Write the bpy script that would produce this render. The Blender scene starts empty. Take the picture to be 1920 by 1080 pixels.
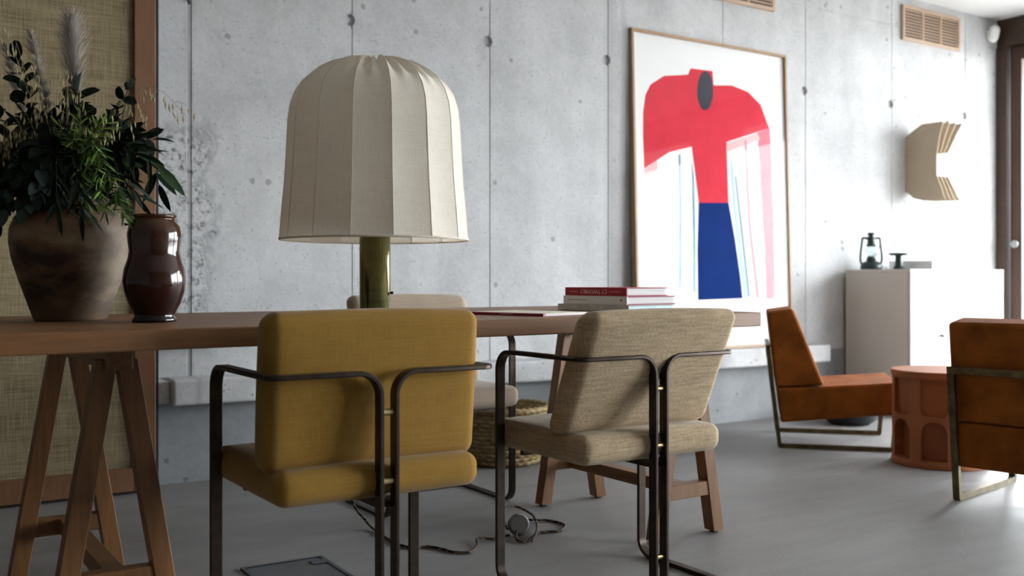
import bpy, bmesh, math, random
from mathutils import Vector, Matrix
R = math.radians
random.seed(7)
S = bpy.context.scene
C = S.collection

# ------------------------------------------------------------------ camera, light, exposure
# world axes: X runs along the concrete wall to the right, Y towards that wall, Z up; metres
cam_d = bpy.data.cameras.new('camera'); cam = bpy.data.objects.new('camera', cam_d); C.objects.link(cam)
cam_d.sensor_width = 36; cam_d.lens = 35; cam_d.shift_y = -15 / 1920
cam_d.clip_start = .05; cam_d.clip_end = 200
cam.location = (0, 0, .852); cam.rotation_euler = (R(90), 0, R(-33.41))
cam_d.dof.use_dof = True; cam_d.dof.focus_distance = 2.75; cam_d.dof.aperture_fstop = 3.2
S.camera = cam

wd = bpy.data.worlds.new('overcast_sky'); S.world = wd; wd.use_nodes = True
bg = wd.node_tree.nodes['Background']
bg.inputs['Color'].default_value = (.93, .965, 1, 1)
# overcast sky: three times brighter overhead than at the horizon
_nt = wd.node_tree; _g = _nt.nodes.new('ShaderNodeTexCoord'); _s = _nt.nodes.new('ShaderNodeSeparateXYZ')
_m = _nt.nodes.new('ShaderNodeMath'); _m.operation = 'MULTIPLY_ADD'; _m.use_clamp = False
_c = _nt.nodes.new('ShaderNodeMath'); _c.operation = 'MAXIMUM'; _c.inputs[1].default_value = 0
_nt.links.new(_g.outputs['Generated'], _s.inputs[0]); _nt.links.new(_s.outputs[2], _c.inputs[0]); _nt.links.new(_c.outputs[0], _m.inputs[0])
SKY = 30.0
_m.inputs[1].default_value = 2 * SKY; _m.inputs[2].default_value = SKY
_nt.links.new(_m.outputs[0], bg.inputs['Strength'])
def portal(name, loc, rot, sx, sy):
    d = bpy.data.lights.new(name, 'AREA'); d.shape = 'RECTANGLE'; d.size = sx; d.size_y = sy
    d.cycles.is_portal = True
    o = bpy.data.objects.new(name, d); C.objects.link(o); o.location = loc; o.rotation_euler = rot
portal('daylight_portal_right', (7.34, .55, 1.3), (0, R(90), 0), 2.5, 7.4)

S.view_settings.view_transform = 'Standard'; S.view_settings.look = 'None'
S.view_settings.gamma = 1; S.view_settings.use_curve_mapping = False
S.view_settings.exposure = .05

# ------------------------------------------------------------------ node helpers and materials
def new_mat(name):
    m = bpy.data.materials.new(name); m.use_nodes = True
    nt = m.node_tree; b = nt.nodes['Principled BSDF']
    return m, nt, b
def N(nt, t, **kw):
    n = nt.nodes.new(t)
    for k, v in kw.items():
        if k.startswith('i_'):
            n.inputs[k[2:].replace('_', ' ')].default_value = v
        else: setattr(n, k, v)
    return n
def L(nt, a, b): nt.links.new(a, b)
def coords(nt, scale=(1, 1, 1), kind='Object', rot=(0, 0, 0)):
    tc = N(nt, 'ShaderNodeTexCoord'); mp = N(nt, 'ShaderNodeMapping')
    mp.inputs['Scale'].default_value = scale; mp.inputs['Rotation'].default_value = rot
    if kind == 'World':
        g = N(nt, 'ShaderNodeNewGeometry'); L(nt, g.outputs['Position'], mp.inputs['Vector'])
    else: L(nt, tc.outputs[kind], mp.inputs['Vector'])
    return mp.outputs['Vector']
def ramp(nt, fac, stops):
    r = N(nt, 'ShaderNodeValToRGB'); e = r.color_ramp.elements
    while len(e) < len(stops): e.new(.5)
    for i, (p, c) in enumerate(stops):
        e[i].position = p; e[i].color = (*c, 1) if len(c) == 3 else c
    L(nt, fac, r.inputs['Fac']); return r.outputs['Color']
def mix(nt, fac, a, b, mode='MIX'):
    m = N(nt, 'ShaderNodeMix', data_type='RGBA', blend_type=mode)
    for s, v in ((0, fac), (6, a), (7, b)):
        if hasattr(v, 'is_output'): L(nt, v, m.inputs[s])
        elif s == 0: m.inputs[0].default_value = v
        else: m.inputs[s].default_value = (*v, 1)
    return m.outputs[2]
def math_n(nt, op, a, b=None, clamp=False):
    m = N(nt, 'ShaderNodeMath', operation=op, use_clamp=clamp)
    for i, v in enumerate((a, b)):
        if v is None: continue
        if hasattr(v, 'is_output'): L(nt, v, m.inputs[i])
        else: m.inputs[i].default_value = v
    return m.outputs[0]
def bump(nt, b, h, strength=.3, dist=.01):
    n = N(nt, 'ShaderNodeBump'); n.inputs['Strength'].default_value = strength; n.inputs['Distance'].default_value = dist
    L(nt, h, n.inputs['Height']); L(nt, n.outputs['Normal'], b.inputs['Normal'])
def noise(nt, v, scale, detail=4, rough=.55):
    n = N(nt, 'ShaderNodeTexNoise'); n.inputs['Scale'].default_value = scale
    n.inputs['Detail'].default_value = detail; n.inputs['Roughness'].default_value = rough
    L(nt, v, n.inputs['Vector']); return n.outputs['Fac']
def plain(name, col, rough=.5, metal=0, var=.12, nscale=20, spec=None, bumps=0):
    m, nt, b = new_mat(name)
    v = coords(nt); n = noise(nt, v, nscale)
    lo = tuple(c * (1 - var) for c in col); hi = tuple(min(1, c * (1 + var)) for c in col)
    L(nt, ramp(nt, n, [(.3, lo), (.7, hi)]), b.inputs['Base Color'])
    b.inputs['Roughness'].default_value = rough; b.inputs['Metallic'].default_value = metal
    if spec is not None: b.inputs['Specular IOR Level'].default_value = spec
    if bumps: bump(nt, b, n, bumps, .004)
    return m
def wood(name, light, dark, axis=0, rough=.45, scale=1):
    m, nt, b = new_mat(name)
    sc = [26 * scale] * 3; sc[axis] = 1.6 * scale
    v = coords(nt, sc)
    n1 = noise(nt, v, 1.0, 6, .62)
    v2 = coords(nt, [s * 3.2 for s in sc]); n2 = noise(nt, v2, 1.3, 3)
    v3 = coords(nt, (2.5, 2.5, 2.5)); n3 = noise(nt, v3, 1.2, 2)
    col = ramp(nt, n1, [(.28, dark), (.5, tuple((a + c) / 2 for a, c in zip(light, dark))), (.7, light)])
    col = mix(nt, .35, col, ramp(nt, n2, [(.35, tuple(c * .75 for c in dark)), (.65, light)]))
    col = mix(nt, .25, col, ramp(nt, n3, [(.3, dark), (.7, light)]))
    L(nt, col, b.inputs['Base Color']); b.inputs['Roughness'].default_value = rough
    bump(nt, b, n2, .12, .002)
    return m
def weave(name, c1, c2, scale=500, rough=.95, slub=.5, var=(.85, 1.1), bs=.35):
    """woven cloth: fine warp and weft threads with uneven slubs"""
    m, nt, b = new_mat(name)
    v = coords(nt)
    w = []
    for d in ('X', 'Z'):
        t = N(nt, 'ShaderNodeTexWave', wave_type='BANDS', bands_direction=d); t.inputs['Scale'].default_value = scale * .05
        t.inputs['Distortion'].default_value = 1.2; t.inputs['Detail'].default_value = 1; t.inputs['Detail Scale'].default_value = 3
        L(nt, v, t.inputs['Vector']); w.append(t.outputs['Fac'])
    h = math_n(nt, 'MULTIPLY', w[0], w[1])
    s1 = noise(nt, coords(nt, (14, 14, 380)), 1, 3); s2 = noise(nt, coords(nt, (380, 380, 14)), 1, 3)
    sl = math_n(nt, 'ADD', s1, s2); sl = math_n(nt, 'MULTIPLY', sl, .5)
    col = ramp(nt, sl, [(.36, c2), (.6, c1)])
    col = mix(nt, slub, c1, col)
    g = noise(nt, v, 5, 3)
    col = mix(nt, 1, col, ramp(nt, g, [(.3, (var[0],) * 3), (.7, (var[1],) * 3)]), 'MULTIPLY')
    L(nt, col, b.inputs['Base Color']); b.inputs['Roughness'].default_value = rough
    b.inputs['Specular IOR Level'].default_value = .15
    b.inputs['Sheen Weight'].default_value = .15
    hh = math_n(nt, 'ADD', math_n(nt, 'MULTIPLY', h, .4), sl)
    bump(nt, b, hh, bs, .0008)
    return m
def concrete(name, base, rough_patch=True, pits=True):
    m, nt, b = new_mat(name)
    v = coords(nt, kind='World')
    big = noise(nt, v, .9, 5, .6); mid = noise(nt, v, 4.5, 6, .65); fine = noise(nt, v, 60, 4, .6)
    st = noise(nt, coords(nt, (5, 5, .6), 'World'), 1.2, 4)
    d = tuple(c * .66 for c in base); u = tuple(c * 1.2 for c in base)
    col = ramp(nt, big, [(.3, d), (.7, u)])
    col = mix(nt, .5, col, ramp(nt, mid, [(.36, d), (.6, u)]))
    col = mix(nt, .3, col, ramp(nt, st, [(.3, d), (.7, u)]))
    col = mix(nt, .22, col, ramp(nt, fine, [(.3, tuple(c * .6 for c in base)), (.7, u)]))
    h = math_n(nt, 'ADD', math_n(nt, 'MULTIPLY', mid, .5), math_n(nt, 'MULTIPLY', fine, .35))
    if pits:
        wob = N(nt, 'ShaderNodeMix', data_type='VECTOR'); wob.inputs[0].default_value = .02
        for sc, th, keep in ((11, .075, .6), (24, .09, .6), (55, .11, .68)):
            vo = N(nt, 'ShaderNodeTexVoronoi'); vo.inputs['Scale'].default_value = sc; L(nt, v, vo.inputs['Vector'])
            sep = N(nt, 'ShaderNodeSeparateColor'); L(nt, vo.outputs['Color'], sep.inputs[0])
            dist = math_n(nt, 'ADD', vo.outputs['Distance'], math_n(nt, 'MULTIPLY', math_n(nt, 'SUBTRACT', fine, .5), .15))
            thr = math_n(nt, 'MULTIPLY', sep.outputs[1], th * 2)
            hole = math_n(nt, 'LESS_THAN', dist, thr)
            on = math_n(nt, 'GREATER_THAN', math_n(nt, 'ADD', sep.outputs[0], math_n(nt, 'MULTIPLY', math_n(nt, 'SUBTRACT', mid, .5), 1.6)), keep)
            hole = math_n(nt, 'MULTIPLY', hole, on)
            col = mix(nt, math_n(nt, 'MULTIPLY', hole, .55), col, tuple(c * .3 for c in base))
            h = math_n(nt, 'SUBTRACT', h, math_n(nt, 'MULTIPLY', hole, .8))
    if rough_patch:   # honeycombed casting fault with a dark rim, left part of the wall
        sp = N(nt, 'ShaderNodeSeparateXYZ'); g = N(nt, 'ShaderNodeNewGeometry'); L(nt, g.outputs['Position'], sp.inputs[0])
        edge = noise(nt, v, 6.5, 3, .6)
        right = math_n(nt, 'ADD', sp.outputs[0], math_n(nt, 'MULTIPLY', math_n(nt, 'SUBTRACT', edge, .5), -.34))
        low = math_n(nt, 'ADD', sp.outputs[2], math_n(nt, 'MULTIPLY', math_n(nt, 'SUBTRACT', edge, .5), .35))
        dx = math_n(nt, 'SUBTRACT', 1.255, right); dz = math_n(nt, 'SUBTRACT', 1.5, low)
        dm = math_n(nt, 'MINIMUM', dx, dz)
        dm = math_n(nt, 'MINIMUM', dm, math_n(nt, 'SUBTRACT', sp.outputs[2], .56))
        mask = math_n(nt, 'MULTIPLY', dm, 60, True)
        rim = math_n(nt, 'SUBTRACT', 1, math_n(nt, 'MULTIPLY', math_n(nt, 'ABSOLUTE', dm), 26), True)
        grit = noise(nt, v, 30, 6, .8)
        gcol = ramp(nt, grit, [(.40, tuple(c * .2 for c in base)), (.47, tuple(c * .85 for c in base)), (.7, tuple(c * 1.2 for c in base))])
        col = mix(nt, math_n(nt, 'MULTIPLY', mask, .9), col, gcol)
        col = mix(nt, math_n(nt, 'MULTIPLY', rim, .6), col, tuple(c * .45 for c in base))
        h = math_n(nt, 'ADD', h, math_n(nt, 'MULTIPLY', math_n(nt, 'MULTIPLY', mask, grit), 2.2))
        # run-off stains along two of the shuttering joints
        for x0, w, amt in ((1.18, .018, .5), (3.47, .055, .4), (3.56, .03, .3), (2.683, .014, .25), (1.926, .014, .2)):
            dj = math_n(nt, 'ABSOLUTE', math_n(nt, 'SUBTRACT', math_n(nt, 'ADD', sp.outputs[0], math_n(nt, 'MULTIPLY', math_n(nt, 'SUBTRACT', mid, .5), .05)), x0))
            f = math_n(nt, 'SUBTRACT', 1, math_n(nt, 'MULTIPLY', dj, 1 / w), True)
            f = math_n(nt, 'MULTIPLY', f, math_n(nt, 'MULTIPLY', math_n(nt, 'ADD', fine, .45), amt))
            col = mix(nt, f, col, tuple(c * .45 for c in base))
    L(nt, col, b.inputs['Base Color']); b.inputs['Roughness'].default_value = .82
    b.inputs['Specular IOR Level'].default_value = .3
    bump(nt, b, h, .35, .006)
    return m

M = {}
M['concrete'] = concrete('shuttered_concrete', (.53, .535, .542))
M['concrete_low'] = concrete('shade_toned_concrete', (0.273, 0.285, 0.298), False)  # lower wall: same concrete, colour darkened to paint in shade and vignetting
M['plug'] = plain('mortar_plug', (.2, .205, .21), .9, var=.35, nscale=60, bumps=.3)
def floor_mat():
    m, nt, b = new_mat('polished_concrete_floor')
    v = coords(nt, kind='World')
    a = noise(nt, v, 1.1, 6, .62); c = noise(nt, v, 7, 6, .68); f = noise(nt, v, 90, 3)
    st = noise(nt, coords(nt, (2.2, 9, 9), 'World'), 1, 5, .65)
    col = ramp(nt, a, [(.3, (0.190, 0.187, 0.184)), (.7, (0.272, 0.265, 0.262))])
    col = mix(nt, .45, col, ramp(nt, c, [(.35, (0.170, 0.167, 0.163)), (.65, (0.286, 0.279, 0.275))]))
    col = mix(nt, .35, col, ramp(nt, st, [(.35, (0.190, 0.187, 0.184)), (.65, (0.292, 0.286, 0.282))]))
    col = mix(nt, .12, col, ramp(nt, f, [(.35, (0.109, 0.109, 0.109)), (.6, (0.306, 0.299, 0.296))]))
    L(nt, col, b.inputs['Base Color'])
    L(nt, ramp(nt, c, [(.3, (.42,) * 3), (.7, (.58,) * 3)]), b.inputs['Roughness'])
    b.inputs['Specular IOR Level'].default_value = .22
    bump(nt, b, c, .06, .004)
    return m
M['floor'] = floor_mat()
M['ceiling'] = plain('white_ceiling_paint', (.66, .66, .655), .9, var=.03, nscale=3)
M['plaster'] = plain('dark_clay_plaster', (.13, .115, .1), .9, var=.05, nscale=4)
M['dark_wood'] = wood('dark_stained_frame_wood', (.075, .026, .01), (.03, .011, .005), 2, .5)
M['dark_beam'] = wood('dark_beam_wood', (0.056, 0.027, 0.013), (0.026, 0.013, 0.007), 1, .5)
M['oak'] = wood('oak_planks', (.27, .122, .038), (.12, .046, .012), 0, .5)
M['oak_leg'] = wood('oak_legs', (.27, .125, .042), (.125, .05, .015), 2, .45)
M['oak_bar'] = wood('oak_crossbars', (.27, .125, .042), (.125, .05, .015), 1, .45)
M['frame_wood'] = wood('screen_frame_wood', (.2, .092, .036), (.125, .054, .02), 2, .55)
M['pic_wood'] = wood('picture_frame_wood', (.42, .27, .15), (.28, .17, .09), 2, .5)
M['vent_wood'] = wood('vent_wood', (0.527, 0.383, 0.281), (0.425, 0.289, 0.204), 0, .6)
M['black'] = plain('black_edge', (.008, .008, .009), .6)
M['bronze'] = plain('dark_bronze_bar', (.05, .036, .028), .36, .75, var=.3, nscale=30)
M['brass_spacer'] = plain('pale_brass_spacer', (.55, .42, .22), .3, .9)
M['brass_dark'] = plain('tarnished_brass_bar', (.12, .095, .05), .4, .85, var=.4, nscale=25)
M['yellow'] = weave('mustard_cloth', (.285, .16, .03), (.21, .108, .015), 500, slub=.5, var=(.88, 1.1), bs=.3)
M['tan'] = weave('natural_linen', (.5, .385, .25), (.2, .135, .075), 420, slub=.8, bs=.5)
M['tan2'] = weave('pale_linen', (0.400, 0.320, 0.248), (0.272, 0.200, 0.144), 420, slub=.6)
M['shade'] = weave('cream_linen_shade', (.86, .81, .72), (.74, .67, .56), 600, slub=.55, var=(.96, 1.03), bs=.25)
_nt = M['shade'].node_tree; _b = _nt.nodes['Principled BSDF']; _t = _nt.nodes.new('ShaderNodeBsdfTranslucent'); _x = _nt.nodes.new('ShaderNodeMixShader')
_x.inputs[0].default_value = .3; _nt.links.new(_b.inputs['Base Color'].links[0].from_socket, _t.inputs['Color'])
_nt.links.new(_b.outputs[0], _x.inputs[1]); _nt.links.new(_t.outputs[0], _x.inputs[2]); _nt.links.new(_x.outputs[0], _nt.nodes['Material Output'].inputs['Surface'])
M['shade_in'] = plain('shade_lining', (.62, .52, .4), .9)
M['suede'] = plain('cognac_suede', (.23, .066, .009), .85, var=.32, nscale=9, spec=.15, bumps=.1)
M['terracotta'] = plain('terracotta', (0.300, 0.086, 0.022), .6, var=.12, nscale=6, bumps=.08)
M['cabinet'] = plain('pale_lacquer', (0.561, 0.544, 0.493), .45, var=.02, nscale=3)
M['white'] = plain('white_enamel', (.85, .85, .84), .4, var=.02)
M['teal_black'] = plain('dark_green_enamel', (.012, .028, .028), .35, var=.2)
M['red_cover'] = plain('red_book_cover', (0.336, 0.012, 0.028), .45, var=.08)
M['white_cover'] = plain('white_book_cover', (.72, .7, .68), .5, var=.05)
M['grey_cover'] = plain('worn_grey_cover', (.48, .46, .4), .7, var=.2, nscale=40)
M['dark_cover'] = plain('dark_endpaper', (.05, .05, .06), .6)
M['crimson'] = plain('crimson_board', (.33, .03, .09), .5)
M['blue_page'] = plain('pale_blue_edge', (.55, .72, .8), .6, var=.08, nscale=60)
M['letter'] = plain('pale_lettering', (.72, .5, .46), .6)
M['ink'] = plain('grey_ink', (.12, .12, .13), .7)
def pages_mat():
    m, nt, b = new_mat('page_edges')
    n = noise(nt, coords(nt, (4, 4, 900)), 1, 3)
    L(nt, ramp(nt, n, [(.35, (.6, .6, .61)), (.65, (.82, .82, .82))]), b.inputs['Base Color']); b.inputs['Roughness'].default_value = .8
    return m
M['pages'] = pages_mat()
M['paper_cream'] = plain('cream_magazine_cover', (.74, .69, .55), .4, var=.03)
M['paper'] = plain('art_paper', (.86, .86, .86), .8, var=.01, spec=.03)
M['art_red'] = plain('coral_red_ink', (.66, .045, .07), .7, var=.07, nscale=8, spec=.03)
M['art_pink'] = plain('pale_pink_ink', (.74, .2, .25), .75, var=.06, nscale=8, spec=.03)
M['art_blush'] = plain('blush_ink', (.85, .5, .5), .75, var=.03, nscale=8, spec=.03)
M['art_blue'] = plain('cobalt_ink', (.004, .026, .15), .7, var=.08, nscale=8, spec=.03)
M['art_grey'] = plain('slate_ink', (.06, .063, .08), .7, var=.1, spec=.03)
M['art_teal'] = plain('pale_teal_ink', (.2, .38, .44), .7, var=.1, spec=.03)
M['art_sky'] = plain('pale_sky_ink', (.5, .66, .76), .7, var=.04, spec=.03)
def glass_mat(name, tint, base=.05, rough=.0):
    m, nt, b = new_mat(name); out = nt.nodes['Material Output']
    lw = N(nt, 'ShaderNodeLayerWeight'); lw.inputs['Blend'].default_value = .5
    fr = math_n(nt, 'ADD', math_n(nt, 'MULTIPLY', math_n(nt, 'POWER', lw.outputs['Facing'], 5), .96), .04)
    t = N(nt, 'ShaderNodeBsdfTransparent'); t.inputs['Color'].default_value = (*tint, 1)
    g = N(nt, 'ShaderNodeBsdfGlossy'); g.inputs['Roughness'].default_value = rough
    mx = N(nt, 'ShaderNodeMixShader')
    L(nt, math_n(nt, 'MULTIPLY', fr, 1.0 + base), mx.inputs[0])
    L(nt, t.outputs[0], mx.inputs[1]); L(nt, g.outputs[0], mx.inputs[2]); L(nt, mx.outputs[0], out.inputs['Surface'])
    return m
M['glass'] = glass_mat('window_glass', (.97, .98, .98))
M['pic_glass'] = glass_mat('picture_glazing', (.98, .98, .98), -.82, .02)
M['lantern_glass'] = glass_mat('lantern_globe', (.9, .93, .93))
def lamp_metal():
    m, nt, b = new_mat('olive_brass_tube')
    n = noise(nt, coords(nt, (6, 6, 40)), 1, 4)
    L(nt, ramp(nt, n, [(.3, (.1, .095, .035)), (.7, (.16, .145, .06))]), b.inputs['Base Color'])
    b.inputs['Metallic'].default_value = .92; b.inputs['Roughness'].default_value = .13
    return m
M['lamp_metal'] = lamp_metal()
def pot_mat():
    m, nt, b = new_mat('weathered_glazed_clay')
    v = coords(nt); big = noise(nt, coords(nt, (3, 3, 6)), 1.4, 5, .6); f = noise(nt, v, 45, 4)
    sp = N(nt, 'ShaderNodeSeparateXYZ'); L(nt, v, sp.inputs[0])
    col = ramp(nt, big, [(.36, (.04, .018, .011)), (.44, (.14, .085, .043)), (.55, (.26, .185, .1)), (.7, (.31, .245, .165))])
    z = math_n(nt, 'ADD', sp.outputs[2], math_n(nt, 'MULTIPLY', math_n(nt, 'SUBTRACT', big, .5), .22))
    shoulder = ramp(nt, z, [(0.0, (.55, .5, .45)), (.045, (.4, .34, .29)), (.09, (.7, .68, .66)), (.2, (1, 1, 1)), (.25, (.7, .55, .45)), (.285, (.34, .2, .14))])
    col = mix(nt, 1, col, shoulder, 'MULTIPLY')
    side_sheen = math_n(nt, 'MULTIPLY', math_n(nt, 'SUBTRACT', math_n(nt, 'MULTIPLY', sp.outputs[0], 8), .55), math_n(nt, 'ADD', f, .2), True)
    col = mix(nt, math_n(nt, 'MULTIPLY', side_sheen, .8), col, (.36, .33, .32))  # right side paled to grey, painting in the bright reflection there
    L(nt, col, b.inputs['Base Color'])
    L(nt, ramp(nt, z, [(.2, (.75,) * 3), (.27, (.32,) * 3)]), b.inputs['Roughness'])
    bump(nt, b, f, .18, .004)
    return m
M['pot'] = pot_mat()
def vase_mat():
    m, nt, b = new_mat('brown_glaze')
    v = coords(nt); n = noise(nt, coords(nt, (30, 30, 4)), 1, 4)
    sp = N(nt, 'ShaderNodeSeparateXYZ'); L(nt, v, sp.inputs[0])
    z = math_n(nt, 'ADD', sp.outputs[2], math_n(nt, 'MULTIPLY', math_n(nt, 'SUBTRACT', n, .5), .1))
    L(nt, ramp(nt, z, [(.02, (.012, .004, .004)), (.12, (.03, .008, .005)), (.2, (.03, .009, .005)), (.25, (.06, .021, .008))]), b.inputs['Base Color'])
    b.inputs['Roughness'].default_value = .14; b.inputs['Coat Weight'].default_value = .25; b.inputs['Coat Roughness'].default_value = .05
    return m
M['vase'] = vase_mat()
def cane_mat():
    m, nt, b = new_mat('woven_grass_cloth')
    s1 = noise(nt, coords(nt, (8, 8, 330)), 1, 2); s2 = noise(nt, coords(nt, (330, 8, 8)), 1, 2)
    g = noise(nt, coords(nt, (3, 3, 26)), 1, 3)
    s = math_n(nt, 'MULTIPLY', math_n(nt, 'ADD', s1, s2), .5)
    col = ramp(nt, s, [(.38, (0.108, 0.079, 0.040)), (.5, (0.245, 0.191, 0.104)), (.62, (0.360, 0.295, 0.187))])
    col = mix(nt, .3, col, ramp(nt, g, [(.35, (0.158, 0.122, 0.065)), (.65, (0.331, 0.266, 0.158))]))
    L(nt, col, b.inputs['Base Color']); b.inputs['Roughness'].default_value = .9
    bump(nt, b, s, .5, .003)
    return m
M['cane'] = cane_mat()
def basket_mat():
    m, nt, b = new_mat('seagrass')
    n = noise(nt, coords(nt, (30, 30, 90)), 1, 4, .7)
    L(nt, ramp(nt, n, [(.32, (0.120, 0.075, 0.026)), (.5, (0.255, 0.180, 0.075)), (.68, (0.390, 0.307, 0.165))]), b.inputs['Base Color'])
    b.inputs['Roughness'].default_value = .85; bump(nt, b, n, .4, .004)
    return m
M['basket'] = basket_mat()
M['sconce'] = plain('pale_plywood_sheet', (0.464, 0.376, 0.272), .7, var=.06, nscale=5)
M['sconce_edge'] = M['sconce']
M['leaf_dark'] = plain('dark_leaf', (.008, .016, .008), .8, var=.35, nscale=25, spec=.2)
M['leaf_blue'] = plain('eucalyptus_leaf', (.028, .048, .04), .75, var=.3, nscale=25, spec=.25)
M['leaf_green'] = plain('fresh_leaf', (0.030, 0.072, 0.018), .5, var=.3, nscale=25)
M['fern'] = plain('bright_fern', (.13, .23, .03), .6, var=.4, nscale=25)
M['stem'] = plain('stem_brown', (.045, .04, .02), .7)
M['straw'] = plain('dry_straw', (.36, .3, .16), .8, var=.3, nscale=40)
M['plume'] = plain('pampas_plume', (.4, .355, .32), .95, var=.15, nscale=30)
M['slate'] = plain('hatch_infill', (0.078, 0.084, 0.084), .55, var=.2, nscale=8)
M['steel_blue'] = plain('blued_steel_trim', (.02, .028, .045), .4, .5)
M['grey_plastic'] = plain('grey_plastic', (0.280, 0.280, 0.287), .4, var=.03)
M['terrace'] = plain('grey_gravel', (.15, .145, .135), .9, var=.3, nscale=2)
def cord_mat():
    m, nt, b = new_mat('twisted_cloth_cord')
    t = N(nt, 'ShaderNodeTexWave', wave_type='BANDS', bands_direction='DIAGONAL'); t.inputs['Scale'].default_value = 26
    L(nt, coords(nt), t.inputs['Vector'])
    L(nt, ramp(nt, t.outputs['Fac'], [(.75, (.012, .009, .008)), (.85, (.22, .12, .06))]), b.inputs['Base Color'])
    b.inputs['Roughness'].default_value = .8
    return m
M['cord'] = cord_mat()

# ------------------------------------------------------------------ mesh helpers
def link(name, me, mat=None, parent=None, loc=None, rot=None, smooth=False):
    if isinstance(me, bmesh.types.BMesh):
        bm = me; me = bpy.data.meshes.new(name); bm.normal_update(); bm.to_mesh(me); bm.free()
    if mat and not me.materials: me.materials.append(M[mat])
    if smooth:
        me.polygons.foreach_set('use_smooth', [True] * len(me.polygons))
        if smooth != 'all': me.set_sharp_from_angle(angle=R(40 if smooth is True else smooth))
    o = bpy.data.objects.new(name, me); C.objects.link(o)
    if parent: o.parent = parent
    if loc is not None: o.location = loc
    if rot is not None: o.rotation_euler = rot
    return o
def tag(o, label, cat, group=None):
    o['label'] = label; o['category'] = cat
    if group: o['group'] = group
    return o
def thing(name, label, cat, loc=(0, 0, 0), rz=0, group=None):
    o = bpy.data.objects.new(name, None); C.objects.link(o); o.location = loc; o.rotation_euler = (0, 0, rz)
    o.empty_display_size = .1
    return tag(o, label, cat, group)
def struct(o, label=None):
    o['kind'] = 'structure'
    if label: o['label'] = label
    return o
def box(bm, x0, x1, y0, y1, z0, z1, bev=0, seg=2, mat=None):
    g = bmesh.ops.create_cube(bm, size=1)
    vs = g['verts']
    T = Matrix.Translation(((x0 + x1) / 2, (y0 + y1) / 2, (z0 + z1) / 2)) @ Matrix.Diagonal((x1 - x0, y1 - y0, z1 - z0, 1))
    if mat: T = mat @ T
    bmesh.ops.transform(bm, matrix=T, verts=vs)
    if bev:
        es = list({e for v in vs for e in v.link_edges})
        bmesh.ops.bevel(bm, geom=es, offset=bev, segments=seg, profile=.5, affect='EDGES')
    return bm
def nbox(*a, **k):
    return box(bmesh.new(), *a, **k)
def bar(bm, p, q, w, t, up=(0, 0, 1), bev=0):
    """rectangular bar from p to q; w across (perpendicular to up), t along up"""
    p, q = Vector(p), Vector(q); d = q - p; ln = d.length; d.normalize()
    x = d.cross(Vector(up)).normalized(); z = x.cross(d).normalized()
    m = Matrix((x, d, z)).transposed().to_4x4(); m.translation = (p + q) / 2
    return box(bm, -w / 2, w / 2, -ln / 2, ln / 2, -t / 2, t / 2, bev, 2, m)
def lathe(prof, seg=48, bm=None, mod=None):
    bm = bm or bmesh.new(); rings = []
    for i, (r, z) in enumerate(prof):
        if r < 1e-5: rings.append([bm.verts.new((0, 0, z))]); continue
        ring = []
        for k in range(seg):
            a = 2 * math.pi * k / seg; rr = r + (mod(i, a, z) if mod else 0)
            ring.append(bm.verts.new((rr * math.cos(a), rr * math.sin(a), z)))
        rings.append(ring)
    for a, b in zip(rings, rings[1:]):
        for k in range(seg):
            k2 = (k + 1) % seg
            if len(a) == 1 and len(b) == 1: continue
            if len(a) == 1: bm.faces.new((a[0], b[k2], b[k]))
            elif len(b) == 1: bm.faces.new((a[k], a[k2], b[0]))
            else: bm.faces.new((a[k], a[k2], b[k2], b[k]))
    return bm
def smooth_path(pts, n=6, closed=False):
    P = [Vector(p) for p in pts]; out = []
    m = len(P); rng = range(m if closed else m - 1)
    for i in rng:
        p0 = P[(i - 1) % m] if closed or i > 0 else P[0]; p1 = P[i]; p2 = P[(i + 1) % m]
        p3 = P[(i + 2) % m] if closed or i + 2 < m else P[-1]
        for k in range(n):
            t = k / n
            out.append(.5 * ((2 * p1) + (p2 - p0) * t + (2 * p0 - 5 * p1 + 4 * p2 - p3) * t * t + (3 * p1 - p0 - 3 * p2 + p3) * t ** 3))
    if not closed: out.append(P[-1])
    return out
def tube(bm, pts, r, seg=6, taper=None):
    pts = [Vector(p) for p in pts]; prev = None; rings = []
    n = len(pts)
    for i, p in enumerate(pts):
        t = (pts[min(i + 1, n - 1)] - pts[max(i - 1, 0)]).normalized()
        if prev is None:
            u = t.orthogonal().normalized()
        else:
            u = (prev - t * prev.dot(t)).normalized()
        prev = u; v = t.cross(u)
        rr = r if taper is None else r + (taper - r) * i / (n - 1)
        rings.append([bm.verts.new(p + (u * math.cos(2 * math.pi * k / seg) + v * math.sin(2 * math.pi * k / seg)) * rr) for k in range(seg)])
    for a, b in zip(rings, rings[1:]):
        for k in range(seg): bm.faces.new((a[k], a[(k + 1) % seg], b[(k + 1) % seg], b[k]))
    bm.faces.new(rings[0][::-1]); bm.faces.new(rings[-1])
    return bm
def prism(bm, poly, y0, y1, axis='y', bev=0):
    """polygon in (a, z) pushed along the third axis"""
    def co(a, z, t): return (a, t, z) if axis == 'y' else ((t, a, z) if axis == 'x' else (a, z, t))
    A = [bm.verts.new(co(a, z, y0)) for a, z in poly]; B = [bm.verts.new(co(a, z, y1)) for a, z in poly]
    fs = [bm.faces.new(A), bm.faces.new(B[::-1])]
    n = len(A)
    for k in range(n): fs.append(bm.faces.new((A[k], B[k], B[(k + 1) % n], A[(k + 1) % n])))
    bmesh.ops.recalc_face_normals(bm, faces=fs)
    if bev:
        es = list({e for f in fs for e in f.edges})
        bmesh.ops.bevel(bm, geom=es, offset=bev, segments=4, profile=.5, affect='EDGES')
    return bm
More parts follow.
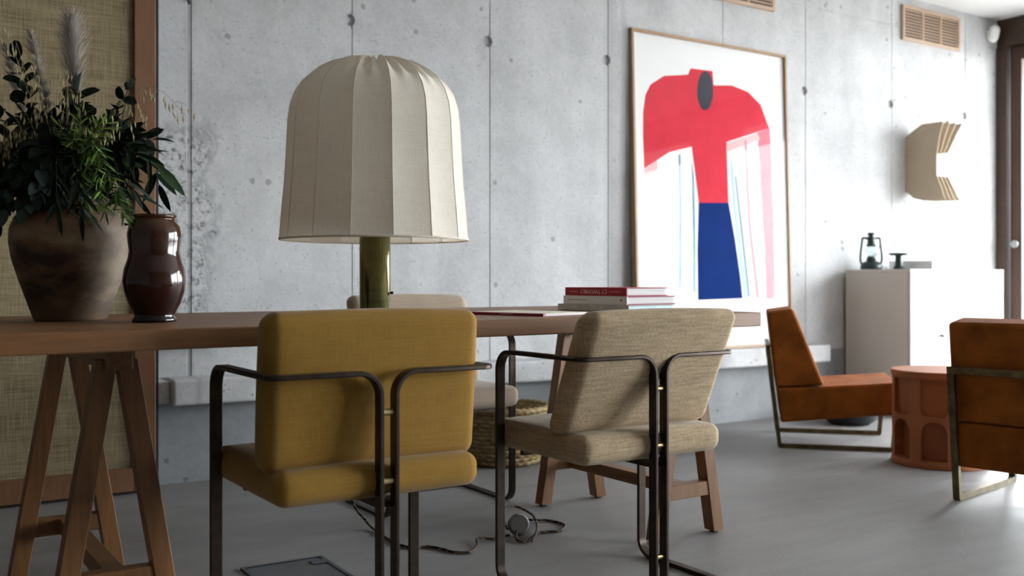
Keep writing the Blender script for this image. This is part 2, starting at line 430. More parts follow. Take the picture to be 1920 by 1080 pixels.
def cushion(w, d, h, r, bulge=(0, 0, 0), n=14, shear=None):
    """rounded, slightly swollen box centred on the origin (w along x, d along y, h along z)"""
    bm = bmesh.new(); half = Vector((w / 2, d / 2, h / 2)); cache = {}
    ts = []
    def grid(hf):
        a = [-1, -1 + .35 * r / hf, -1 + .7 * r / hf, -1 + r / hf]
        inner = [(-1 + r / hf) + (2 - 2 * r / hf) * k / n for k in range(1, n)]
        return a + inner + [-x for x in a[::-1]]
    G = [grid(half[i]) for i in range(3)]
    def vert(p):
        key = tuple(round(x, 5) for x in p)
        if key in cache: return cache[key]
        q = Vector((p[0] * half[0], p[1] * half[1], p[2] * half[2]))
        inn = Vector(max(-(half[i] - r), min(half[i] - r, q[i])) for i in range(3))
        dlt = q - inn
        if dlt.length > 1e-9: q = inn + dlt.normalized() * r
        for i in range(3):
            j, k = (i + 1) % 3, (i + 2) % 3
            q[i] += math.copysign(1, p[i]) * abs(p[i]) ** 3 * bulge[i] * (1 - p[j] ** 2) * (1 - p[k] ** 2)
        if shear: q = shear(q)
        v = bm.verts.new(q); cache[key] = v; return v
    for ax in range(3):
        j, k = (ax + 1) % 3, (ax + 2) % 3
        for sgn in (-1, 1):
            for a0, a1 in zip(G[j], G[j][1:]):
                for b0, b1 in zip(G[k], G[k][1:]):
                    q = []
                    for a, b in ((a0, b0), (a1, b0), (a1, b1), (a0, b1)):
                        p = [0, 0, 0]; p[ax] = sgn; p[j] = a; p[k] = b; q.append(vert(p))
                    if sgn < 0: q.reverse()
                    if len(set(q)) == 4: bm.faces.new(q)
    return bm
def bake(o, cutters):
    """cut the cutters out of o and keep the plain result"""
    for c in cutters:
        md = o.modifiers.new('cut', 'BOOLEAN'); md.operation = 'DIFFERENCE'; md.object = c; md.solver = 'EXACT'
    dg = bpy.context.evaluated_depsgraph_get()
    me = bpy.data.meshes.new_from_object(o.evaluated_get(dg))
    o.modifiers.clear(); o.data = me
def drop(objs):
    for c in objs: bpy.data.objects.remove(c, do_unlink=True)
def text_mesh(txt, size, depth):
    cu = bpy.data.curves.new('lettering', 'FONT'); cu.body = txt; cu.size = size; cu.extrude = depth
    cu.align_x = 'CENTER'; cu.align_y = 'CENTER'; cu.resolution_u = 3
    o = bpy.data.objects.new('tmp', cu); C.objects.link(o)
    bpy.context.view_layer.update()
    dg = bpy.context.evaluated_depsgraph_get()
    me = bpy.data.meshes.new_from_object(o.evaluated_get(dg)); bpy.data.objects.remove(o, do_unlink=True)
    return me

# ------------------------------------------------------------------ the room
XR, XL, YB, YF, ZC = 7.22, -2.6, 4.27, -3.0, 2.815
struct(link('floor', nbox(XL - .2, XR + .3, YF - .2, YB + .25, -.12, 0), 'floor'), 'grey polished concrete floor')
struct(link('ceiling', nbox(XL - .2, XR + .3, YF - .2, YB + .25, ZC, ZC + .15), 'ceiling'), 'white painted ceiling')
wall = struct(link('wall_back', nbox(XL - .2, XR + .05, YB + .018, YB + .25, 0, ZC), 'concrete'), 'grey board-marked concrete wall with tie holes')
# shuttering panels, tie holes on the joints at 2.06 m
joints = [-.45, .36, 1.18, 1.926, 2.681, 3.448, 4.324, 5.058, 5.94, 6.805]
xs = [XL] + joints + [XR]
cut = []
for x in joints[2:]:
    bm = lathe([(.0, .028), (.022, .028), (.031, -.01), (0, -.01)], 20)
    bmesh.ops.recalc_face_normals(bm, faces=bm.faces)
    c = link('cutter', bm); c.rotation_euler = (R(-90), 0, 0); c.location = (x - .012, YB, 2.058); cut.append(c)
bpy.context.view_layer.update()
for row, (za, zb) in enumerate(((.40, 2.597), (2.603, ZC))):
    for a, b in zip(xs, xs[1:]):
        ga = .009 if abs(a - 1.18) < .01 else .002; gb = .009 if abs(b - 1.18) < .01 else .002
        bm = nbox(a + ga, b - gb, YB, YB + .024, za, zb, .002, 1)
        o = link('concrete_panel', bm, 'concrete', wall)
        near = [c for c in cut if abs(c.location.x - a) < .06 or abs(c.location.x - b) < .06]
        if row == 0 and near: bake(o, near)
for c in cut:
    link('tie_hole_plug', lathe([(0, 0), (.0225, 0), (.0235, -.004), (.02, -.006), (0, -.005)], 18), 'plug', wall, (c.location.x, YB + .021, c.location.z), (R(90), 0, 0), True)
drop(cut)
for x in joints:   # mortar in the joints, interrupted at the tie holes
    hw = .009 if abs(x - 1.18) < .01 else .002
    for za, zb in ((.40, 2.02), (2.1, ZC)): link('joint_mortar', nbox(x - hw, x + hw, YB + .0035, YB + .02, za, zb), 'concrete', wall)
link('joint_mortar', nbox(XL, XR, YB + .0035, YB + .02, 2.597, 2.603), 'concrete', wall)
link('lower_panel', nbox(XL, XR, YB - .012, YB + .02, 0, .40), 'concrete_low', wall)
# cast ledge on the wall
led = struct(link('trim_1', nbox(1.075, 5.13, 4.125, YB + .01, .338, .446, .012, 3), 'concrete', None), 'concrete ledge running along the wall')
struct(link('trim_2', nbox(1.0, 1.073, 4.16, YB + .01, .345, .44, .006, 2), 'concrete', None), 'set-back concrete block ending the ledge')
struct(link('wall_left', nbox(XL - .2, XL, YF - .2, YB + .25, 0, ZC), 'plaster'))

# right wall: timber glazed doors from floor to beam
wr = struct(link('wall_right', nbox(XR, XR + .12, YF, YB + .02, 2.6, ZC), 'dark_beam'), 'dark timber beam above the glazed doors')
link('corner_post', nbox(XR - .02, XR + .12, 4.19, YB + .018, 0, 2.6), 'dark_beam', wr)
link('beam_lip', nbox(XR - .03, XR, YF, 4.19, 2.6, 2.64), 'dark_beam', wr)
def glazed_door(n, y1, y0, handle=False, front=False):
    """one glazed leaf filling y0..y1 of the right wall"""
    t = bpy.data.objects.new('window_%d' % n, None); C.objects.link(t); t.location = (XR + .02, y0, 0)
    if front: t.location = (y1, YF - .02, 0); t.rotation_euler = (0, 0, R(-90))
    struct(t, 'tall brown timber framed window leaf' if not handle else 'brown timber glazed door leaf beside the corner')
    w = y1 - y0; sw = .085
    for a, b in ((0, sw), (w - sw, w)): link('stile', nbox(0, .06, a, b, .02, 2.6, .004, 1), 'dark_wood', t)
    for a, b in ((.02, .16), (2.5, 2.6)): link('rail', nbox(.001, .059, sw, w - sw, a, b, .003, 1), 'dark_wood', t)
    link('pane', nbox(.027, .033, sw, w - sw, .16, 2.5), 'glass', t)
    if handle:
        h = link('handle', lathe([(0, 0), (.012, 0), (.012, .02), (.026, .024), (.028, .038), (.018, .048), (0, .05)], 20), 'grey_plastic', t, (0, w - .05, 1.12), (0, R(-90), 0), True)
ys = [4.19, 3.22, 2.35, 1.5]
k = 1
for a, b in zip(ys, ys[1:]):
    glazed_door(k, a - .01, b + .01, k == 1); k += 1
link('pillar', nbox(XR - .02, XR + .14, .98, 1.5, 0, 2.6), 'dark_beam', wr)
ys = [.98, -.01, -1.01, -2.0, YF]
for a, b in zip(ys, ys[1:]):
    glazed_door(k, a - .01, b + .01); k += 1
struct(link('wall_front', nbox(XL - .2, XR + .12, YF - .15, YF, 0, ZC), 'plaster'))
struct(link('added_overhang', nbox(XR + .13, 8.9, YF - .2, YB + .3, 2.66, 2.82), 'ceiling'), 'added roof overhang outside, cutting sky light above the glazed doors')  # unseen overhang, added to hold back high sky light near the doors
struct(link('ground_outside', nbox(-20, 40, -40, 30, -.4, -.125), 'terrace'), 'grey gravel outside the glazed doors')

# ------------------------------------------------------------------ woven screen panel against the wall
sc = thing('woven_screen', 'tall grass-cloth screen panel in a wooden frame at the left of the wall', 'screen', (-.915, 4.165, 0))
W_, H_ = 1.923, 2.72
link('edge_strip', nbox(-.016, W_ + .017, -.012, .06, .0, H_ + .01), 'black', sc)
link('woven_cloth', nbox(.08, W_ - .08, -.019, -.0125, .09, H_ - .09), 'cane', sc)
for a, b in ((0, .083), (W_ - .083, W_)): link('stile', nbox(a, b, -.038, -.0122, .012, H_, .003, 1), 'frame_wood', sc)
for a, b in ((.012, .105), (H_ - .1, H_)): link('rail', nbox(.083, W_ - .083, -.037, -.0122, a, b, .003, 1), 'frame_wood', sc)

# ------------------------------------------------------------------ table and trestles
TR = R(2.1)
tb = thing('long_table', 'long oak table of two thick planks, books and lamp on top', 'table', (2.395, 2.197, 0), TR)
TL = 2.75
for y0, y1 in ((0, .496), (.501, 1.0)):
    link('plank', nbox(-TL, 0, y0, y1, .706, .75, .003, 2), 'oak', tb)
def trestle(cx, label):
    t = thing('trestle', label, 'trestle', (cx, 2.757, 0), 0, 'oak trestles carrying the table')
    for sy in (-1, 1):
        y = sy * .316
        for sx in (-1, 1):
            bm = bmesh.new()
            bar(bm, (sx * .1315, y, .008), (sx * .022, y - sy * .0, .70), .047, .047 if sx > 0 else .046, (0, 1, 0), .002)
            # flat foot and head
            for v in bm.verts:
                if v.co.z < .03: v.co.z = .008
                if v.co.z > .68: v.co.z = .668
                if sx < 0: v.co.y -= .0
            leg = link('leg', bm, 'oak_leg', t)
            link('foot_pad', lathe([(0, 0), (.014, 0), (.014, .008), (0, .008)], 14), 'black', leg, (sx * .1315, y, 0))
        link('crossbar', nbox(-.115, .115, y - .02, y + .02, .132, .18, .002, 1), 'oak_leg', t)
    link('head_beam', nbox(-.03, .03, -.36, .36, .645, .7055, .002, 1), 'oak_bar', t)
    link('stretcher', nbox(-.024, .024, -.296, .296, .135, .177, .002, 1), 'oak_bar', t)
    return t
trestle(2.30, 'oak trestle under the book end of the table')
trestle(.505, 'dark oak trestle under the plant end of the table')

# ------------------------------------------------------------------ armchairs of bent flat bar
def ribbon(path, w, t):
    """flat bar w wide and t thick swept along path = [(pos, width_dir)], closed loop"""
    bm = bmesh.new(); n = len(path); rings = []
    for i, (p, wd) in enumerate(path):
        tn = (path[(i + 1) % n][0] - path[i - 1][0]).normalized()
        wv = (wd - tn * wd.dot(tn)).normalized(); nv = tn.cross(wv).normalized()
        a, b = w / 2, t / 2; c = t * .22
        sec = [(-a + c, -b), (a - c, -b), (a, -b + c), (a, b - c), (a - c, b), (-a + c, b), (-a, b - c), (-a, -b + c)]
        rings.append([bm.verts.new(p + wv * x + nv * y) for x, y in sec])
    for i in range(n):
        A, B = rings[i], rings[(i + 1) % n]
        for k in range(8): bm.faces.new((A[k], A[(k + 1) % 8], B[(k + 1) % 8], B[k]))
    bmesh.ops.recalc_face_normals(bm, faces=bm.faces)
    return bm
def half_frame(sx):
    """post - rear rail - arm - front leg - floor runner - floor rail, one closed loop; sx = side"""
    hx, xp, zt, zb, fy = .26, .0185, .652, .0058, .372
    rc, rl = .05, .05
    path = []
    def arc(c, u, v, r, wds, k=7):
        for i in range(k + 1):
            a = math.pi / 2 * i / k
            path.append((Vector(c) + Vector(u) * r * math.cos(a) + Vector(v) * r * math.sin(a), Vector(wds)))
    X = lambda x: sx * x
    Yv = (0, -1, 0)
    path.append((Vector((X(xp), 0, zb + .3)), Vector(Yv)))
    arc((X(xp + rc), 0, zt - rc), (-sx, 0, 0), (0, 0, 1), rc, Yv)             # post to rear rail
    def corner(p, d0, d1, w0, w1, r=.018, k=5):                             # flat turn in the horizontal plane
        p = Vector(p); d0 = Vector(d0); d1 = Vector(d1); c = p - d0 * r + d1 * r
        for i in range(k + 1):
            a = math.pi / 2 * i / k
            path.append((c - d1 * r * math.cos(a) + d0 * r * math.sin(a), (Vector(w0) * math.cos(a) + Vector(w1) * math.sin(a))))
    corner((X(hx), 0, zt), (sx, 0, 0), (0, 1, 0), Yv, (sx, 0, 0))
    Wx = (sx, 0, 0)
    arc((X(hx), fy - rl, zt - rl), (0, 0, 1), (0, 1, 0), rl, Wx)              # arm to front leg
    path.append((Vector((X(hx), fy, .33)), Vector(Wx)))
    arc((X(hx), fy - rl, zb + rl), (0, 1, 0), (0, 0, -1), rl, Wx)             # front leg to floor runner
    corner((X(hx), 0, zb), (0, -1, 0), (-sx, 0, 0), Wx, (0, -1, 0))
    arc((X(xp + rc), 0, zb + rc), (0, 0, -1), (-sx, 0, 0), rc, Yv)            # floor rail to post
    return ribbon(path, .029, .011)
def armchair(label, loc, rz, cloth, back=(.085, -.055), zb=(.447, .772)):
    t = thing('armchair', label, 'chair', loc, rz, 'flat-bar armchairs at the table')
    for sx in (-1, 1): link('bar_frame', half_frame(sx), 'bronze', t, smooth=True)
    for z in (.565, .415, .12):
        bm = lathe([(0, -.0135), (.0075, -.0135), (.0075, .0135), (0, .0135)], 14)
        link('spacer', bm, 'brass_spacer', t, (0, 0, z), (0, R(90), 0), True)
    link('seat_rail', nbox(-.2, .2, .345, .372 - .012, .356, .368), 'bronze', t)
    link('seat_bracket', nbox(-.02, .02, .012, .345, .356, .368), 'bronze', t)
    link('seat', cushion(.492, .445, .077, .03, (.004, .004, .006)), cloth, t, (0, .232, .415), smooth='all')
    th = .085; h = zb[1] - zb[0]
    sl = (back[1] - back[0]) / h
    # the rear face leans from back[0] at the bottom to back[1] at the top
    def sh(q): return Vector((q.x, q.y + sl * q.z, q.z))
    link('backrest', cushion(.515, th, h, .032, (.003, .007, .006), shear=sh), cloth, t, (0, (back[0] + back[1]) / 2 + th / 2, (zb[0] + zb[1]) / 2), smooth='all')
    return t
armchair('mustard yellow cushioned armchair with dark flat-bar frame', (.965, 1.955, 0), 0, 'yellow', (.052, .024), (.44, .783))
armchair('beige linen armchair with dark flat-bar frame, seen from behind beside the books', (1.775, 1.985, 0), 0, 'tan')
armchair('beige armchair across the table, facing the camera behind the lamp', (1.845, 3.562, 0), R(180), 'tan2', (.085, -.045), (.447, .79))

# ------------------------------------------------------------------ table lamp
lp = thing('table_lamp', 'large table lamp with cream pleated fabric shade on a brassy tube', 'lamp', (1.335, 2.79, .7505))
link('base', lathe([(0, 0), (.047, 0), (.05, .003), (.05, .014), (.0475, .017), (.0475, .31), (.044, .313), (0, .313)], 56), 'lamp_metal', lp, smooth=True)
# local direction towards the camera-right side of the tube for the switch
sw = link('switch', lathe([(0, 0), (.0045, 0), (.0045, .008), (.003, .010), (0, .010)], 12), 'black', lp, (.036 * 1.0, -.034, .062), (R(90), 0, R(40)), True)
link('cord_exit', tube(bmesh.new(), smooth_path([(.02, -.042, .01), (.032, -.055, .006), (.05, -.05, .004), (.062, -.02, .004), (.066, .03, .004)]), .0035, 8), 'cord', lp, smooth='all')
NP = 15
prof = [(.288, .228), (.286, .236), (.281, .30), (.272, .40), (.266, .50), (.262, .58), (.2555, .632), (.242, .672), (.218, .704), (.182, .730), (.136, .752), (.09, .765), (.055, .770), (.035, .766)]
def shade_pt(i, a0, f):
    """point on panel starting at angle a0; f in 0..1 across the flat panel"""
    r, z = prof[i]; st = 2 * math.pi / NP
    p0 = Vector((r * math.cos(a0), r * math.sin(a0), z)); p1 = Vector((r * math.cos(a0 + st), r * math.sin(a0 + st), z))
    p = p0.lerp(p1, f)
    top = max(0, (i - 6) / 7)
    # cloth pulled into small folds towards the gathered crown
    n = Vector((p.x, p.y, 0)).normalized()
    p -= n * .012 * r * math.sin(math.pi * f) * (1 - top)
    if i >= 8:
        amp = (.004, .008, .0105, .0105, .008, .004)[i - 8]
        p.z += amp * math.cos(2 * math.pi * f * 2); p -= n * 0
    return p
sh = link('shade', lathe([(.286, .2285), (.2895, .2285), (.290, .2245), (.2875, .222), (.2835, .2235), (.286, .2285)], 90), 'shade', lp, smooth='all')
for k in range(NP):
    bm = bmesh.new(); a0 = 2 * math.pi * (k + .62) / NP
    nf = 12; rows = [[bm.verts.new(shade_pt(i, a0, j / nf)) for j in range(nf + 1)] for i in range(len(prof))]
    for ra, rb in zip(rows, rows[1:]):
        for j in range(nf): bm.faces.new((ra[j], ra[j + 1], rb[j + 1], rb[j]))
    bmesh.ops.recalc_face_normals(bm, faces=bm.faces[:])
    pn = link('fabric_panel', bm, 'shade', sh, smooth=60)
    sb = bmesh.new(); tube(sb, [shade_pt(i, a0, 0) + Vector((math.cos(a0), math.sin(a0), 0)) * .0003 for i in range(len(prof))], .0011, 6)
    link('seam', sb, 'shade', sh, smooth='all')
link('crown_cap', lathe([(.04, .764), (.038, .771), (.02, .773), (0, .772)], 30), 'shade', sh, smooth='all')

# ------------------------------------------------------------------ pot, vase
PD = Vector((.5506, .8348, 0)); PRt = Vector((.8348, -.5506, 0)); ROT = R(-33.41)
pot_loc = (.455, 2.716, .7505)
def hollow(prof, wall):
    """outer profile bottom-to-top followed by an inner surface"""
    return prof + [(max(r - wall, .001), z) for r, z in prof[::-1] if z > .02] + [(0, .02)]
pp = [(0, .0), (.082, 0), (.087, .006), (.102, .05), (.121, .105), (.136, .155), (.1425, .195), (.141, .228), (.131, .256), (.113, .274), (.093, .284), (.084, .289), (.0835, .295), (.09, .3), (.092, .308), (.088, .313)]
pot = thing('clay_pot', 'large weathered brown clay pot holding the branches', 'pot', pot_loc, ROT)
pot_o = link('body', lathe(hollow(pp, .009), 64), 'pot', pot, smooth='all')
vv = [(0, 0), (.049, 0), (.0515, .003), (.0505, .009), (.046, .014), (.0485, .022), (.061, .045), (.0705, .075), (.0735, .1), (.07, .128), (.0615, .153), (.0585, .172), (.0615, .195), (.063, .212), (.0595, .231), (.051, .243), (.0475, .247), (.0475, .2505), (.0515, .253), (.052, .257), (.0485, .2595)]
va = thing('glazed_vase', 'waisted dark brown glazed vase standing right of the clay pot', 'vase', (.605, 2.492, .7505), ROT)
link('body', lathe(hollow(vv, .005), 64), 'vase', va, smooth='all')

# ------------------------------------------------------------------ branches in the pot; local frame: x right, y away, z up from the pot base
K = .00135
def pq(px, py, y=0): return Vector(((px - 131) * K, y, (602 - py) * K))
def leaf_mesh(name, l, w, kind):
    bm = bmesh.new(); n = 7; rows = []
    for i in range(n + 1):
        s = i / n
        if kind == 'round': ww = w * (max(0, 1 - (2 * s - 1) ** 2)) ** .5
        else: ww = w * (math.sin(math.pi * s ** .8)) ** .8 if 0 < s < 1 else 0
        dz = -.10 * l * s * s
        if ww < 1e-5: rows.append([bm.verts.new((0, s * l, dz))])
        else: rows.append([bm.verts.new((-ww / 2, s * l, dz + ww * .14)), bm.verts.new((0, s * l, dz)), bm.verts.new((ww / 2, s * l, dz + ww * .14))])
    for a, b in zip(rows, rows[1:]):
        if len(a) == 1 and len(b) == 3: bm.faces.new((a[0], b[1], b[0])); bm.faces.new((a[0], b[2], b[1]))
        elif len(b) == 1 and len(a) == 3: bm.faces.new((a[0], a[1], b[0])); bm.faces.new((a[1], a[2], b[0]))
        else:
            for k in (0, 1): bm.faces.new((a[k], a[k + 1], b[k + 1], b[k]))
    me = bpy.data.meshes.new(name); bm.to_mesh(me); bm.free()
    me.polygons.foreach_set('use_smooth', [True] * len(me.polygons))
    return me
LM = {}
for kind, l, w in (('round', .046, .034), ('oval', .058, .033), ('long', .14, .034), ('narrow', .085, .012)):
    for mt in ('leaf_dark', 'leaf_blue', 'leaf_green', 'fern'):
        me = leaf_mesh('leaf_' + kind, l, w, 'round' if kind == 'round' else 'long'); me.materials.append(M[mt]); LM[kind, mt] = me
def orient(d, up):
    d = d.normalized(); x = d.cross(up)
    if x.length < 1e-4: x = d.orthogonal()
    x.normalize(); z = x.cross(d)
    return Matrix((x, d, z)).transposed().to_4x4()
def rv(s): return Vector((random.uniform(-s, s), random.uniform(-s, s), random.uniform(-s, s)))
def branch(name, label, cat, group, pts, kind, mats, every, size=(.8, 1.15), droop=.25, start=.3, spread=1.0, r=.0022, pair=True, mass=None):
    path = smooth_path(pts, 8)
    if mass: t = link(name, tube(bmesh.new(), path, r, 5, r * .4), 'stem', mass, smooth='all')     # a part of the tangle; its leaves are sub-parts
    else:
        t = thing(name, label, cat, pot_loc, ROT, group)
        link('stem', tube(bmesh.new(), path, r, 5, r * .4), 'stem', t, smooth='all')
    ln = [0]
    for a, b in zip(path, path[1:]): ln.append(ln[-1] + (b - a).length)
    s = ln[-1] * start; side = random.choice((-1, 1)); ph = random.uniform(0, 6.28)
    def place(p, d, sc):
        up = Vector((0, -.55, .8)) + rv(.55)
        m = orient(d, up); o = bpy.data.objects.new('leaf', LM[kind, random.choice(mats)]); C.objects.link(o); o.parent = t
        m.translation = p; o.matrix_local = m @ Matrix.Scale(sc, 4)
    while s < ln[-1]:
        i = max(j for j in range(len(ln)) if ln[j] <= s); i = min(i, len(path) - 2)
        f = (s - ln[i]) / max(1e-6, ln[i + 1] - ln[i]); p = path[i].lerp(path[i + 1], f)
        tn = (path[i + 1] - path[i]).normalized(); u = tn.orthogonal().normalized(); v = tn.cross(u); ph += 1.9
        for q in ((0, math.pi) if pair else (0,)):
            out = u * math.cos(ph + q) + v * math.sin(ph + q)
            d = tn * .65 + out * spread + Vector((0, 0, -droop)) + rv(.25)
            place(p, d, random.uniform(*size) * (1 - .25 * s / ln[-1]))
        s += every * random.uniform(.8, 1.2)
    place(path[-1], (path[-1] - path[-2]).normalized() + rv(.15), size[0])
    return t
def arch(tip, mid=None, y0=None):
    a = Vector((random.uniform(-.03, .03), random.uniform(-.03, .03), .12)); b = Vector((a.x * 1.4, a.y * 1.4, .32))
    pts = [a, b]
    if mid is not None: pts.append(Vector(mid))
    return pts + [Vector(tip)]
D = ['leaf_dark']; DB = ['leaf_dark', 'leaf_dark', 'leaf_blue']; B_ = ['leaf_blue', 'leaf_blue', 'leaf_dark']; G = ['leaf_green', 'leaf_dark']
br = [
 ('tall dark eucalyptus branch with round leaves at far left of the pot', (35, 112, .0), (62, 250, 0), 'round', D, .022, (1.05, 1.45), .05, .45),
 ('dark round-leaved branch in the middle of the arrangement behind the plume', (138, 178, .02), (128, 280, .02), 'round', D, .016, (1.3, 1.8), .05, .45),
 ('dark round-leaved sprig reaching right towards the screen frame', (246, 172, -.02), (185, 262, -.01), 'round', D, .034, (.75, 1.0), .05, .45),
 ('short dark sprig below the right-reaching one', (200, 205, .05), (165, 290, .03), 'round', D, .026, (.75, 1.0), .05, .4),
 ('dark eucalyptus branch leaning out of the left edge', (-20, 200, .02), (50, 300, 0), 'oval', D, .026, (.9, 1.2), .1, .4),
 ('blue-green eucalyptus spray hanging over the left rim', (8, 425, -.07), (45, 330, -.06), 'oval', B_, .026, (.9, 1.2), .5, .4),
 ('blue-green spray hanging low over the pot shoulder', (58, 400, -.13), (80, 310, -.10), 'oval', B_, .024, (.8, 1.1), .5, .4),
 ('blue-green spray hanging at the front of the pot rim', (122, 372, -.14), (118, 290, -.10), 'oval', B_, .024, (.8, 1.1), .45, .35),
 ('long-leaved branch drooping right above the brown vase', (300, 315, -.03), (235, 262, -.03), 'long', G, .045, (.75, 1.0), .45, .5),
 ('long-leaved branch curling down between pot and vase', (288, 345, .03), (250, 275, .02), 'long', D, .05, (.55, .8), .8, .5),
 ('long-leaved spray hanging over the right of the rim', (240, 370, -.05), (215, 280, -.04), 'long', G, .04, (.45, .7), .8, .45),
]
for lab, (x, y, d), (mx, my, md), kind, mats, ev, size, droop, st in br:
    branch('leafy_branch', lab, 'branch', 'leafy branches in the clay pot', arch(pq(x, y, d), pq(mx, my, md)), kind, mats, ev, size, droop, st)
MASS = thing('foliage_tangle', 'dense tangle of dark twigs, bright fern and straw filling the clay pot', 'foliage', pot_loc, ROT)
for k in range(34):   # the dense dark mass in the middle
    x = -15 + 290 * ((k * .618) % 1); y = random.uniform(225, 345); d = random.uniform(-.1, .13)
    branch('dark_twig', '', '', '',
           arch(pq(x, y, d), pq((x + 131) / 2, (y + 300) / 2 - 15, d * .6)), random.choice(('oval', 'narrow', 'oval')), D if k % 5 else DB, .016, (1.0, 1.55), .3, .28, mass=MASS)
for x, y, d, kd in ((95, 392, -.135, 'oval'), (30, 395, -.10, 'oval'), (150, 395, -.135, 'narrow'), (72, 365, -.13, 'oval'), (185, 405, -.11, 'narrow'), (-5, 380, -.05, 'oval'), (120, 355, -.14, 'oval'), (262, 372, -.02, 'narrow')):   # twigs hanging over the rim
    branch('hanging_twig', '', '', '', arch(pq(x, y, d), pq((x + 131) / 2, 285, d * .75)), kd, DB, .017, (.9, 1.4), .6, .35, mass=MASS)
for k in range(9):    # bright fresh fern sprays, right of the centre
    x = 140 + k * 14 + random.uniform(-8, 8); hang = k % 3 == 2
    y = random.uniform(380, 425) if hang else random.uniform(225, 285); d = random.uniform(-.17, -.09)
    branch('fern_spray', '', '', '',
           arch(pq(x + (25 if hang else 0), y, d), pq((x + 150) / 2 + 10, 285, d * .8)), 'narrow', ['fern', 'leaf_green', 'fern'] , .0075, (.4, .72), .1, .3, .8, .0014, mass=MASS)
def plume(label, tip, mid, ln, wdt, seed, cnt=1000):
    rnd = random.Random(seed)
    t = thing('pampas_plume', label, 'plume', pot_loc, ROT, 'pampas plumes')
    path = smooth_path(arch(tip, mid), 10)
    link('stem', tube(bmesh.new(), path, .0016, 5, .0008), 'straw', t, smooth='all')
    bm = bmesh.new(); tot = 0; acc = [0]
    for a, b in zip(path[::-1], path[::-1][1:]): tot += (b - a).length; acc.append(tot)
    rp = path[::-1]
    for k in range(cnt):
        s = rnd.random() ** .8 * ln; i = max(j for j in range(len(acc)) if acc[j] <= s); i = min(i, len(rp) - 2)
        p = rp[i]; up = (rp[i] - rp[i + 1]).normalized(); f = s / ln
        w = wdt * (math.sin(math.pi * min(1, f * .8 + .12))) ** .8
        out = Vector((rnd.gauss(0, 1), rnd.gauss(0, 1), 0)).normalized()
        l = rnd.uniform(.5, 1) * (w + .012)
        e = p + up * l * rnd.uniform(.7, 1.6) + out * l * rnd.uniform(.35, 1.1) + Vector((0, 0, -.004)); c = (p + e) / 2 + out * .003 + up * .003
        x = up.cross(out).normalized() * .0006
        v = [bm.verts.new(p - x), bm.verts.new(p + x), bm.verts.new(c + x), bm.verts.new(c - x), bm.verts.new(e)]
        bm.faces.new((v[0], v[1], v[2], v[3])); bm.faces.new((v[3], v[2], v[4]))
    o = link('plume', bm, 'plume', t); o['kind'] = 'stuff'
plume('slender grey pampas plume leaning left in the clay pot', pq(56, 66, .0), pq(98, 240, .0), .27, .022, 1)
plume('broad grey pampas plume standing upright in the clay pot', pq(114, 32, .05), pq(128, 220, .03), .25, .055, 2, 1700)
plume('grey pampas plume cut by the left edge of the picture', pq(-8, 85, .05), pq(45, 260, .04), .22, .022, 3)
def oat(label, tip, mid, seed, n=16, drop_=.03, mass=None):
    rnd = random.Random(seed)
    path = smooth_path(arch(tip, mid), 10)
    if mass: t = link('oat_stalk', tube(bmesh.new(), path, .0009, 4, .0004), 'straw', mass, smooth='all')
    else:
        t = thing('oat_stalk', label, 'grass', pot_loc, ROT, 'dry oat stalks')
        link('stem', tube(bmesh.new(), path, .0009, 4, .0004), 'straw', t, smooth='all')
    bm = bmesh.new()
    for k in range(n):
        i = int(len(path) * (1 - .42 * rnd.random())) - 1; p = path[max(1, i)]
        q = p + Vector((rnd.gauss(0, .012), rnd.gauss(0, .012), -drop_ * rnd.uniform(.1, .8) + .008))
        tube(bm, [p, (p + q) / 2 + Vector((0, 0, .006)), q], .0003, 3)
        e = q + Vector((rnd.gauss(0, .003), rnd.gauss(0, .003), -rnd.uniform(.018, .03)))
        m = (q + e) / 2; w = .0027
        ring = [bm.verts.new(m + Vector((w * math.cos(a), w * math.sin(a), 0))) for a in (0, 1.57, 3.14, 4.71)]
        a_, b_ = bm.verts.new(q), bm.verts.new(e)
        for j in range(4): bm.faces.new((ring[j], ring[(j + 1) % 4], a_)); bm.faces.new((ring[(j + 1) % 4], ring[j], b_))
    link('seed_head', bm, 'straw', t)['kind'] = 'stuff'
oat('dry oat stalk arching right in front of the concrete wall', pq(350, 222, .0), pq(262, 170, .0), 11, 20)
oat('dry oat stalk drooping over the wooden screen frame', pq(268, 232, .03), pq(225, 190, .02), 12)
for k, (x, y, mx, my) in enumerate(((52, 60, 90, 230), (68, 95, 100, 250), (88, 115, 112, 260), (150, 130, 140, 250), (100, 128, 118, 250), (165, 165, 150, 270), (235, 215, 190, 250), (215, 235, 180, 280), (5, 210, 70, 290), (-5, 255, 60, 300), (20, 235, 75, 300), (40, 225, 85, 290), (30, 280, 80, 320), (60, 255, 95, 300), (75, 215, 100, 290), (-12, 225, 55, 290), (15, 260, 70, 310), (48, 240, 85, 300), (190, 225, 165, 280), (230, 250, 190, 290), (255, 235, 205, 265), (150, 160, 140, 260), (90, 240, 105, 300))):
    oat('', pq(x, y, -.13 + .018 * (k % 6)), pq(mx, my, -.05), 20 + k, 22, .05, MASS)

